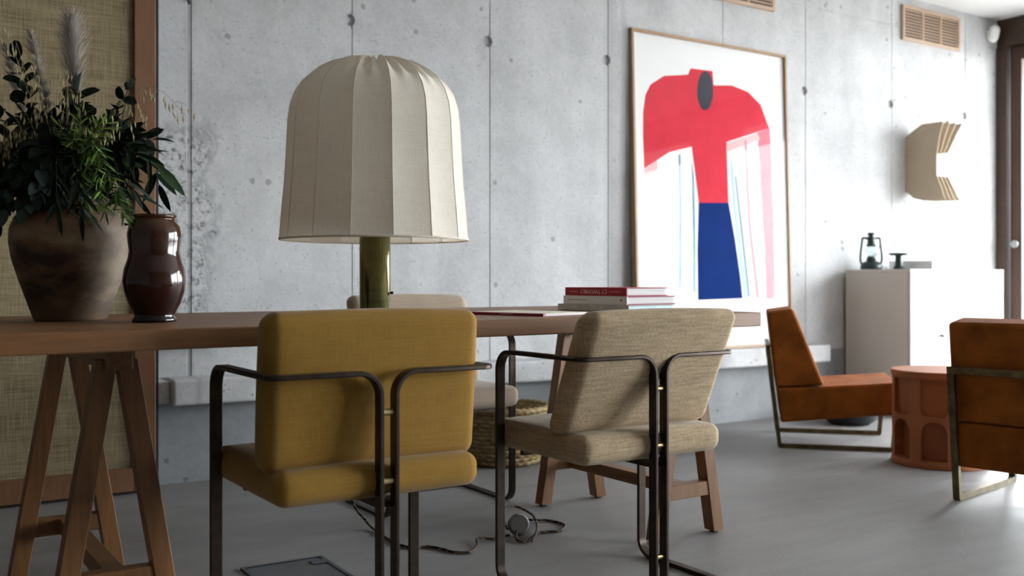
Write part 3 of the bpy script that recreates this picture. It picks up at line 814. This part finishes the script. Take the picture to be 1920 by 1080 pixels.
# ------------------------------------------------------------------ books
def book(label, loc, rz, l, w, h, cover, pages, sag=0, title=None, board=.0028):
    """spine along local y at x=0 facing -x, pages towards +x; l = spine length, w = width"""
    t = thing('book', label, 'book', loc, rz, 'books on the table')
    link('page_block', nbox(.004, w - .005, .004, l - .004, board, h - board, .001, 1), pages, t)
    for z0 in (0, h - board): link('cover_board', nbox(.0, w, 0, l, z0, z0 + board, .0008, 1), cover, t)
    sp_ = link('spine', nbox(-.0025, .0035, 0, l, 0, h, .0012, 2), title[1] if title else cover, t)
    return t, sp_
bl = Vector((2.062, 2.445, 0)); brz = R(6.5)
b1, s1 = book('pale worn book at the bottom of the book stack', (2.055, 2.440, .7505), R(7.5), .325, .225, .021, 'grey_cover', 'blue_page')
b2, s2 = book('white-spined book with crimson boards in the middle of the stack', (2.054, 2.446, .772), R(6), .30, .232, .0275, 'crimson', 'pages', title=('x', 'white_cover'))
b3, s3 = book('dark red hardcover on top of the book stack', (2.056, 2.450, .8), R(6.5), .287, .195, .0275, 'red_cover', 'pages')
me = text_mesh('CY TWOMBLY', .0195, .0002)
tm = Matrix.Rotation(R(-90), 4, 'Z') @ Matrix.Rotation(R(90), 4, 'X') @ Matrix.Rotation(R(180), 4, 'Z')
o = link('title_lettering', me, 'letter', s3); o.matrix_local = Matrix.Translation((-.0028, .15, .0138)) @ tm @ Matrix.Diagonal((1, 1.0, 1, 1))
for y0, y1 in ((.03, .075), (.225, .265)):
    link('small_lettering', nbox(-.0029, -.0024, y0, y1, .0128, .0142), 'letter', s3)
link('title_lettering', nbox(-.0029, -.0024, .185, .275, .0135, .0149), 'ink', s2)
bm = bmesh.new(); prism(bm, [(.022, .0105), (.022, .0185), (.031, .0145)], -.0029, -.0024, 'x'); link('printed_triangle', bm, 'red_cover', s2)
link('top_edge_line', nbox(.19, .196, .002, .285, .0245, .0275), 'dark_cover', b3)
mg = thing('magazine', 'thin cream magazine with a red spine lying flat on the table', 'magazine', (1.597, 2.262, .7505), R(16))
link('page_block', nbox(.002, .222, .002, .292, .0012, .0062), 'pages', mg)
link('back_cover', nbox(0, .224, 0, .294, 0, .0012), 'red_cover', mg)
link('front_cover', nbox(.012, .224, 0, .294, .0062, .0074), 'paper_cream', mg)
sp_ = link('spine', nbox(-.0018, .012, 0, .294, 0, .0078, .001, 1), 'red_cover', mg)
link('title_lettering', nbox(-.0021, -.0016, .11, .16, .0032, .0046), 'letter', sp_)

# ------------------------------------------------------------------ baskets under the ledge
def basket(label, loc, rot, rb, rt, h, rows):
    t = thing('seagrass_basket', label, 'basket', loc, 0, 'seagrass baskets'); t.rotation_euler = rot
    prof = [(0, .004), (rb * .9, .004)]
    per = 6
    for i in range(rows * per + 1):
        s = i / (rows * per); ph = (i % per) / per
        r = rb + (rt - rb) * (math.sin(s * 1.5) / math.sin(1.5)); prof.append((r + .006 * math.sin(math.pi * ph), .006 + h * s))
    def md(i, a, z): 
        row = (i - 2) // per
        return .0035 * math.cos(26 * a + math.pi * row + .4 * math.sin(3 * a)) if i > 2 else 0
    inner = [(rt - .012, h), (rt - .02, h - .03), (rb - .012, .03), (0, .025)]
    link('woven_body', lathe(prof + inner, 156, None, lambda i, a, z: md(i, a, z) if i < len(prof) else 0), 'basket', t, smooth='all')
    bm = bmesh.new(); ring = [Vector(((rt + .002) * math.cos(a), (rt + .002) * math.sin(a), h + .004 + .003 * math.sin(40 * a))) for a in [2 * math.pi * k / 160 for k in range(161)]]
    link('rim', tube(bm, ring, .013, 8), 'basket', t, smooth='all')
    return t
basket('round seagrass basket standing under the table', (2.535, 3.925, 0), (0, 0, 0), .175, .212, .255, 13)
basket('seagrass basket tipped against the wall behind the beige chair', (3.02, 3.86, .105), (R(24), R(-36), 0), .13, .165, .22, 11)

# ------------------------------------------------------------------ cord with foot switch, floor hatch
cd = thing('lamp_cord', 'twisted dark cloth lamp cord trailing across the floor', 'cord', (0, 0, 0))
zc = .0045
pts = [(1.415, 3.205, .70), (1.42, 3.215, .45), (1.435, 3.2, .12), (1.47, 3.14, .02), (1.462, 3.005, zc), (1.454, 2.874, zc), (1.474, 2.801, zc), (1.518, 2.794, zc), (1.545, 2.739, zc), (1.556, 2.69, zc), (1.596, 2.661, zc), (1.655, 2.71, zc), (1.69, 2.765, .012), (1.745, 2.758, zc), (1.8, 2.742, .012)]
link('cord_run', tube(bmesh.new(), smooth_path(pts, 10), .0042, 7), 'cord', cd, smooth='all')
pts = [(1.835, 2.755, .02), (1.80, 2.70, .007), (1.812, 2.672, zc), (1.86, 2.70, zc), (1.92, 2.74, zc), (1.99, 2.72, zc), (2.05, 2.78, zc), (2.04, 2.86, zc), (1.96, 2.88, .012), (1.91, 2.86, .02), (1.88, 2.80, .02), (1.87, 2.775, .012)]
link('cord_loop', tube(bmesh.new(), smooth_path(pts, 10), .0042, 7), 'cord', cd, smooth='all')
pts = [(1.83, 2.80, .015), (1.85, 2.86, .035), (1.93, 2.96, .045), (1.99, 2.98, .035), (2.0, 2.9, .02), (1.95, 2.80, .012), (1.875, 2.70, .013), (1.835, 2.665, zc)]
link('cord_loop', tube(bmesh.new(), smooth_path(pts, 10), .0042, 7), 'cord', cd, smooth='all')
fs = thing('foot_switch', 'grey round foot switch standing on edge beside the lamp cord', 'switch', (1.85, 2.762, .036)); fs.rotation_euler = (R(70), 0, R(-25))
link('housing', lathe([(0, -.014), (.028, -.014), (.034, -.009), (.034, .008), (.03, .013), (0, .014)], 36), 'grey_plastic', fs, smooth=True)
link('base_ring', lathe([(.0345, -.012), (.036, -.012), (.036, -.004), (.0345, -.004)], 36), 'black', fs, smooth=True)
ht = thing('floor_hatch', 'square floor hatch with dark metal edging under the yellow chair', 'hatch', (.94, 2.64, 0), R(-1.5))
link('infill', nbox(.012, .24, .0, .235, .0, .003), 'slate', ht)
for a in ((0, .252, .235, .247), (0, .252, -.012, 0)): link('edge_bar', nbox(a[0], a[1], a[2], a[3], .0, .005), 'steel_blue', ht)
for a in ((0, .012, 0, .235), (.24, .252, 0, .235)): link('edge_bar', nbox(a[0], a[1], a[2], a[3], .0, .005), 'steel_blue', ht)
link('lift_tab', nbox(.195, .24, .165, .205, .003, .006), 'steel_blue', ht)

# ------------------------------------------------------------------ framed picture leaning on the ledge
PW, PH = 1.26, 1.81
pc = thing('framed_picture', 'large framed abstract print in coral red and cobalt blue leaning on the ledge', 'picture', (3.598, 4.195, .4475))
pc.rotation_euler = (R(-1.75), 0, 0)
FW = .016
for a, b in ((0, FW), (PW - FW, PW)): link('frame_stile', nbox(a, b, -.002, .036, 0, PH, .001, 1), 'pic_wood', pc)
for a, b in ((0, FW), (PH - FW, PH)): link('frame_rail', nbox(FW, PW - FW, -.002, .036, a, b, .001, 1), 'pic_wood', pc)
pr = link('print', nbox(FW, PW - FW, .016, .022, FW, PH - FW), 'paper', pc)
link('glazing', nbox(FW, PW - FW, .004, .007, FW, PH - FW), 'pic_glass', pc)
art = [
    ('art_red', [(0.087, 1.029), (0.083, 1.196), (0.087, 1.347), (0.106, 1.445), (0.147, 1.509), (0.249, 1.569), (0.435, 1.597), (0.457, 1.637), (0.633, 1.641), (0.639, 1.557), (0.79, 1.573), (0.926, 1.548), (1.035, 1.481), (1.097, 1.358), (1.11, 1.343), (0.735, 1.228), (0.741, 0.865), (0.498, 0.855), (0.477, 1.009), (0.452, 1.179), (0.277, 1.135)]),
    ('art_blue', [(0.498, 0.855), (0.741, 0.865), (0.788, 0.644), (0.826, 0.421), (0.84, 0.296), (0.477, 0.29), (0.481, 0.575)]),
    ('art_pink', [(1.11, 1.343), (1.123, 1.146), (1.126, 0.816), (1.126, 0.553), (1.122, 0.29), (1.047, 0.291), (1.041, 0.551), (1.027, 0.812), (1.016, 1.04), (1.001, 1.307)]),
    ('art_blush', [(0.087, 1.023), (0.183, 1.083), (0.193, 0.842), (0.201, 0.57), (0.206, 0.314), (0.123, 0.312), (0.101, 0.688)]),
    ('art_blush', [(0.735, 1.222), (1.001, 1.304), (1.023, 1.263), (0.742, 1.171)]),
    ('art_grey', [(0.634, 1.524), (0.632, 1.498), (0.626, 1.473), (0.617, 1.45), (0.607, 1.43), (0.594, 1.415), (0.58, 1.405), (0.565, 1.401), (0.551, 1.402), (0.538, 1.409), (0.526, 1.422), (0.516, 1.44), (0.509, 1.461), (0.505, 1.485), (0.504, 1.511), (0.507, 1.537), (0.512, 1.562), (0.521, 1.585), (0.531, 1.604), (0.544, 1.62), (0.558, 1.63), (0.572, 1.634), (0.587, 1.633), (0.6, 1.626), (0.612, 1.613), (0.622, 1.596), (0.629, 1.575), (0.633, 1.55)]),
    ('art_teal', [(0.347, 1.125), (0.363, 1.126), (0.362, 0.788), (0.346, 0.359), (0.329, 0.359), (0.345, 0.787)]),
    ('art_teal', [(0.45, 1.101), (0.464, 1.009), (0.465, 0.729), (0.457, 0.334), (0.44, 0.334), (0.448, 0.729)]),
    ('art_sky', [(0.37, 0.788), (0.441, 0.791), (0.436, 0.334), (0.357, 0.344)]),
    ('art_sky', [(0.758, 1.121), (0.78, 1.123), (0.818, 0.74), (0.885, 0.299), (0.853, 0.299), (0.791, 0.74)]),
    ('art_pink', [(0.889, 1.253), (0.902, 1.254), (0.927, 0.744), (0.986, 0.298), (0.958, 0.298), (0.904, 0.743)]),
    ('art_teal', [(0.8, 1.028), (0.809, 1.028), (0.853, 0.709), (0.904, 0.305), (0.89, 0.305), (0.839, 0.709)]),
]
for k_, (mt, poly) in enumerate(art):
    bm = bmesh.new(); y = .016 - .0004 * (1 + k_ * .15); prism(bm, poly, y, .0165, 'y'); link('printed_shape', bm, mt, pr)

# ------------------------------------------------------------------ wall fittings
def vent(x0, label):
    t = thing('air_vent', label, 'vent', (x0, YB, 2.516), 0, 'wooden wall vents')
    w, h = .672, .24
    for a, b in ((0, .022), (w - .022, w)): link('frame_stile', nbox(a, b, -.02, 0, 0, h), 'vent_wood', t)
    for a, b in ((0, .022), (h - .022, h)): link('frame_rail', nbox(.022, w - .022, -.02, 0, a, b), 'vent_wood', t)
    link('backing', nbox(.022, w - .022, -.003, -.0005, .022, h - .022), 'dark_beam', t)
    cw = (w - .044) / 3
    for k in (1, 2): link('divider', nbox(.022 + k * cw - .008, .022 + k * cw + .008, -.019, -.003, .022, h - .022), 'vent_wood', t)
    for k in range(3):
        for j in range(9):
            z = .034 + j * (h - .06) / 8.6
            bm = bmesh.new(); prism(bm, [(-.017, z), (-.004, z + .008), (-.004, z + .015), (-.017, z + .009)], .022 + k * cw + .008 * (k > 0), .022 + (k + 1) * cw - .008 * (k < 2), 'x')
            link('slat', bm, 'vent_wood', t)
vent(6.04, 'slatted wooden air vent high on the wall near the corner')
vent(4.085, 'slatted wooden air vent cut by the top edge above the picture')
wl = thing('wall_light', 'white tubular wall light cut by the top edge above the picture', 'lamp', (3.70, YB, 2.50))
link('bracket', nbox(-.03, .03, -.06, 0, -.03, .08, .004, 2), 'grey_plastic', wl)
link('tube_body', lathe([(0, -.15), (.05, -.15), (.056, -.142), (.056, .135), (.06, .137), (.06, .16), (.05, .163), (0, .158)], 36), 'white', wl, (-.0, -.115, .0), (0, R(90), 0), True)
sn = thing('motion_sensor', 'small white motion sensor in the ceiling corner by the door', 'sensor', (7.10, YB, 2.69))
link('mount', nbox(-.025, .025, -.02, 0, -.03, .03, .006, 2), 'white', sn)
link('housing', cushion(.075, .06, .12, .028, (.004, .004, .004), 6), 'white', sn, (0, -.045, 0), (R(12), 0, 0), 'all')
# fanned sheet sconce
so = thing('sheet_sconce', 'pale folded-sheet wall sconce with fanned fins and a notch', 'wall lamp', (6.094, YB, 1.64))
def fin(i):
    bm = bmesh.new(); th = .006
    top, mid, bot = i * .072, i * .042, i * .055
    # rows from bottom to top: (z, [(v out from wall, x offset)])
    notch = .115 if i else .262 - 0
    rows = [(-.245, .13, .30, bot), (-.225, .06, .285, bot * .97), (-.17, .0, .27, bot * .85), (-.085, .0, .235, mid), (-.08, .0, min(notch, .232), mid), (.075, .0, min(notch, .232), mid), (.08, .0, .235, mid), (.16, .0, .25, mid + (top - mid) * .4), (.2, .0, .258, mid + (top - mid) * .6), (.255, .075, .275, mid + (top - mid) * .9), (.28, .12, .28, top)]
    def P_(v, z, off):   # sheet starts at the wall, folds, then runs out
        fold = .12; s = i * .018
        x = s + (off - s) * max(0, min(1, v / .25)) + (.014 * min(v, fold) / fold)
        return Vector((x, -v, z))
    g = []
    for z, v0, v1, off in rows:
        g.append([bm.verts.new(P_(v0 + (v1 - v0) * k / 4, z, off)) for k in range(5)])
    fs_ = []
    for a, b in zip(g, g[1:]):
        for k in range(4): fs_.append(bm.faces.new((a[k], a[k + 1], b[k + 1], b[k])))
    bmesh.ops.recalc_face_normals(bm, faces=bm.faces)
    bmesh.ops.solidify(bm, geom=bm.faces[:], thickness=th)
    return bm
for i in range(4): link('sheet', fin(i), 'sconce', so)
link('hook', tube(bmesh.new(), smooth_path([(.235, -.15, .262), (.235, -.16, .30), (.238, -.165, .315), (.245, -.15, .318)], 5), .005, 8), 'grey_plastic', so, smooth='all')
link('wall_plate', nbox(0, .14, -.02, 0, -.12, .12), 'sconce', so)

# ------------------------------------------------------------------ cabinet and the things on it
cb = thing('cabinet', 'pale lacquered low cabinet against the wall right of the picture', 'cabinet', (5.423, 3.766, 0))
CW, CD, CH = 1.02, .482, .92
link('body', nbox(0, CW, .02, CD, .03, CH - .02, .002, 1), 'cabinet', cb)
link('top', nbox(-.001, CW + .001, 0, CD + .001, CH - .02, CH, .002, 1), 'cabinet', cb)
link('plinth', nbox(.02, CW - .02, .05, CD - .02, 0, .03), 'dark_beam', cb)
for k in range(3):
    w = CW / 3
    dr = link('door', nbox(k * w + .002, (k + 1) * w - .002, .0, .019, .035, CH - .023, .0015, 1), 'cabinet', cb)
    link('knob', lathe([(0, 0), (.006, 0), (.006, .015), (.012, .018), (.012, .026), (0, .028)], 18), 'bronze', dr, (k * w + w - .035, 0, .5), (R(90), 0, 0), True)
ln_ = thing('hurricane_lantern', 'dark green hurricane lantern standing on the pale cabinet', 'lantern', (5.53, 4.13, .9205), R(-33))
link('tank', lathe([(0, 0), (.064, 0), (.068, .006), (.066, .03), (.05, .048), (.03, .056), (0, .056)], 36), 'teal_black', ln_, smooth=True)
link('burner', lathe([(0, .055), (.03, .056), (.032, .066), (.02, .085), (.012, .088), (0, .088)], 28), 'teal_black', ln_, smooth=True)
link('globe', lathe([(.026, .07), (.038, .09), (.042, .11), (.038, .135), (.028, .152), (.0265, .152), (.0365, .134), (.0405, .11), (.0365, .09), (.0245, .07)], 32), 'lantern_glass', ln_, smooth='all')
link('chimney', lathe([(0, .15), (.03, .15), (.032, .158), (.026, .165), (.022, .2), (.03, .203), (.03, .21), (.018, .214), (.018, .226), (.027, .229), (.022, .24), (0, .243)], 32), 'teal_black', ln_, smooth=True)
for s in (-1, 1):
    link('side_tube', tube(bmesh.new(), smooth_path([(s * .045, 0, .03), (s * .066, 0, .045), (s * .07, 0, .09), (s * .062, 0, .16), (s * .058, 0, .195), (s * .05, 0, .206), (s * .02, 0, .2)], 6), .0075, 10), 'teal_black', ln_, smooth='all')
link('bail', tube(bmesh.new(), smooth_path([(-.062, 0, .185), (-.06, .02, .15), (-.045, .045, .1), (0, .055, .085), (.045, .045, .1), (.06, .02, .15), (.062, 0, .185)], 6), .002, 6), 'teal_black', ln_, smooth='all')
st = thing('pedestal_stand', 'small black pedestal stand beside the lantern on the cabinet', 'stand', (5.70, 4.045, .9205))
link('foot', lathe([(0, 0), (.036, 0), (.037, .004), (.026, .03), (.0215, .07), (.023, .092), (0, .092)], 32), 'teal_black', st, smooth=True)
link('plate', lathe([(0, .09), (.045, .092), (.063, .098), (.064, .108), (.06, .108), (.05, .102), (0, .101)], 40), 'teal_black', st, smooth=True)
bx = thing('flat_box', 'flat white box lying on the cabinet behind the black stand', 'box', (5.79, 3.86, .9205))
link('base', nbox(0, .36, 0, .32, 0, .036), 'white', bx)
link('lid', nbox(-.002, .362, -.002, .322, .0365, .058, .001, 1), 'white', bx)

# ------------------------------------------------------------------ low lounge chairs
def lounge(label, loc, rz, w=.58):
    """local +x is the way the chair faces; origin on the floor midway between the rear legs"""
    t = thing('lounge_chair', label, 'chair', loc, rz, 'cognac lounge chairs')
    hw = w / 2
    seat = [(-.0, .135), (.02, .32), (.235, .322), (.565, .345), (.575, .325), (.57, .19)]
    bm = bmesh.new(); prism(bm, [(.004, .128), (-.018, .305), (.235, .318), (.575, .345), (.565, .185)], -hw + .004, hw - .004, 'y', .014)
    link('seat', bm, 'suede', t)
    bm = bmesh.new(); prism(bm, [(-.022, .308), (-.066, .69), (.064, .708), (.215, .322)], -hw, hw, 'y', .017)
    link('backrest', bm, 'suede', t)
    for s in (-1, 1):
        y = s * (hw - .012)
        link('rear_leg', bar(bmesh.new(), (-.002, y, .006), (-.062, y, .52), .026, .02, (1, 0, 0)), 'brass_dark', t)
        link('floor_runner', bar(bmesh.new(), (-.004, y, .011), (.545, y, .011), .026, .022), 'brass_dark', t)
        link('front_leg', bar(bmesh.new(), (.54, y, .006), (.555, y, .19), .026, .02, (1, 0, 0)), 'brass_dark', t)
    link('back_bar', bar(bmesh.new(), (-.0605, -hw, .508), (-.0605, hw, .508), .02, .026), 'brass_dark', t)
    return t
a1 = R(-47)
f1 = Vector((math.cos(a1), math.sin(a1))); p1 = Vector((3.916, 3.466)) + Vector((-f1.y, f1.x)) * .29
lounge('cognac suede lounge chair in side view left of the terracotta table', (p1.x, p1.y, 0), a1)
a2 = R(9.4)
f2 = Vector((math.cos(a2), math.sin(a2))); p2 = Vector((3.558, 2.277)) - Vector((-f2.y, f2.x)) * .29
lounge('cognac suede lounge chair seen from behind, cut by the right edge', (p2.x, p2.y, 0), a2)

# ------------------------------------------------------------------ terracotta side table with niches
rt = thing('side_table', 'round terracotta side table with arched niches between the lounge chairs', 'side table', (4.225, 2.772, 0))
RT, HT = .217, .436
o = link('body', lathe([(0, 0), (RT - .002, 0), (RT + .002, .004), (RT + .002, .022), (RT - .002, .026), (RT - .002, HT - .03), (RT + .003, HT - .026), (RT + .003, HT - .003), (RT, HT), (0, HT)], 96), 'terracotta', rt)
cuts = []
cam_ang = math.atan2(-2.772, -4.225)
for k in range(8):
    ang = cam_ang - R(8) + k * R(45)
    for (z0, z1, depth, up) in ((.036, .215, .056, True), (.235, .40, .03, False)):
        hw = .056 if up else .06; poly = []
        n = 10
        if up:
            poly = [(-hw, z0), (hw, z0)] + [(hw * math.cos(a), z1 - hw + hw * math.sin(a)) for a in [math.pi * j / n for j in range(n + 1)]]
        else:
            rr = .03
            poly = [(-hw, z1), (-hw, z0 + rr)] + [(-hw + rr - rr * math.cos(a), z0 + rr - rr * math.sin(a)) for a in [math.pi / 2 * j / 5 for j in range(1, 6)]] + [(hw - rr + rr * math.sin(a), z0 + rr - rr * math.cos(a)) for a in [math.pi / 2 * j / 5 for j in range(0, 6)]] + [(hw, z1)]
        bm = bmesh.new(); prism(bm, poly, RT - depth, RT + .05, 'y')
        c = link('cutter', bm); c.rotation_euler = (0, 0, ang - math.pi / 2); c.location = rt.location; cuts.append(c)
bpy.context.view_layer.update()
bake(o, cuts); drop(cuts)
o.data.polygons.foreach_set('use_smooth', [True] * len(o.data.polygons)); o.data.set_sharp_from_angle(angle=R(35))
if not o.data.materials: o.data.materials.append(M['terracotta'])
# unidentified dark low round form on the floor behind the first lounge chair
bo = thing('floor_form', 'low black round form on the floor under the side-view lounge chair', 'bowl', (4.93, 3.83, 0))
link('body', lathe([(0, 0), (.11, 0), (.15, .03), (.165, .075), (.16, .08), (.145, .04), (.1, .015), (0, .012)], 44), 'black', bo, smooth=True)
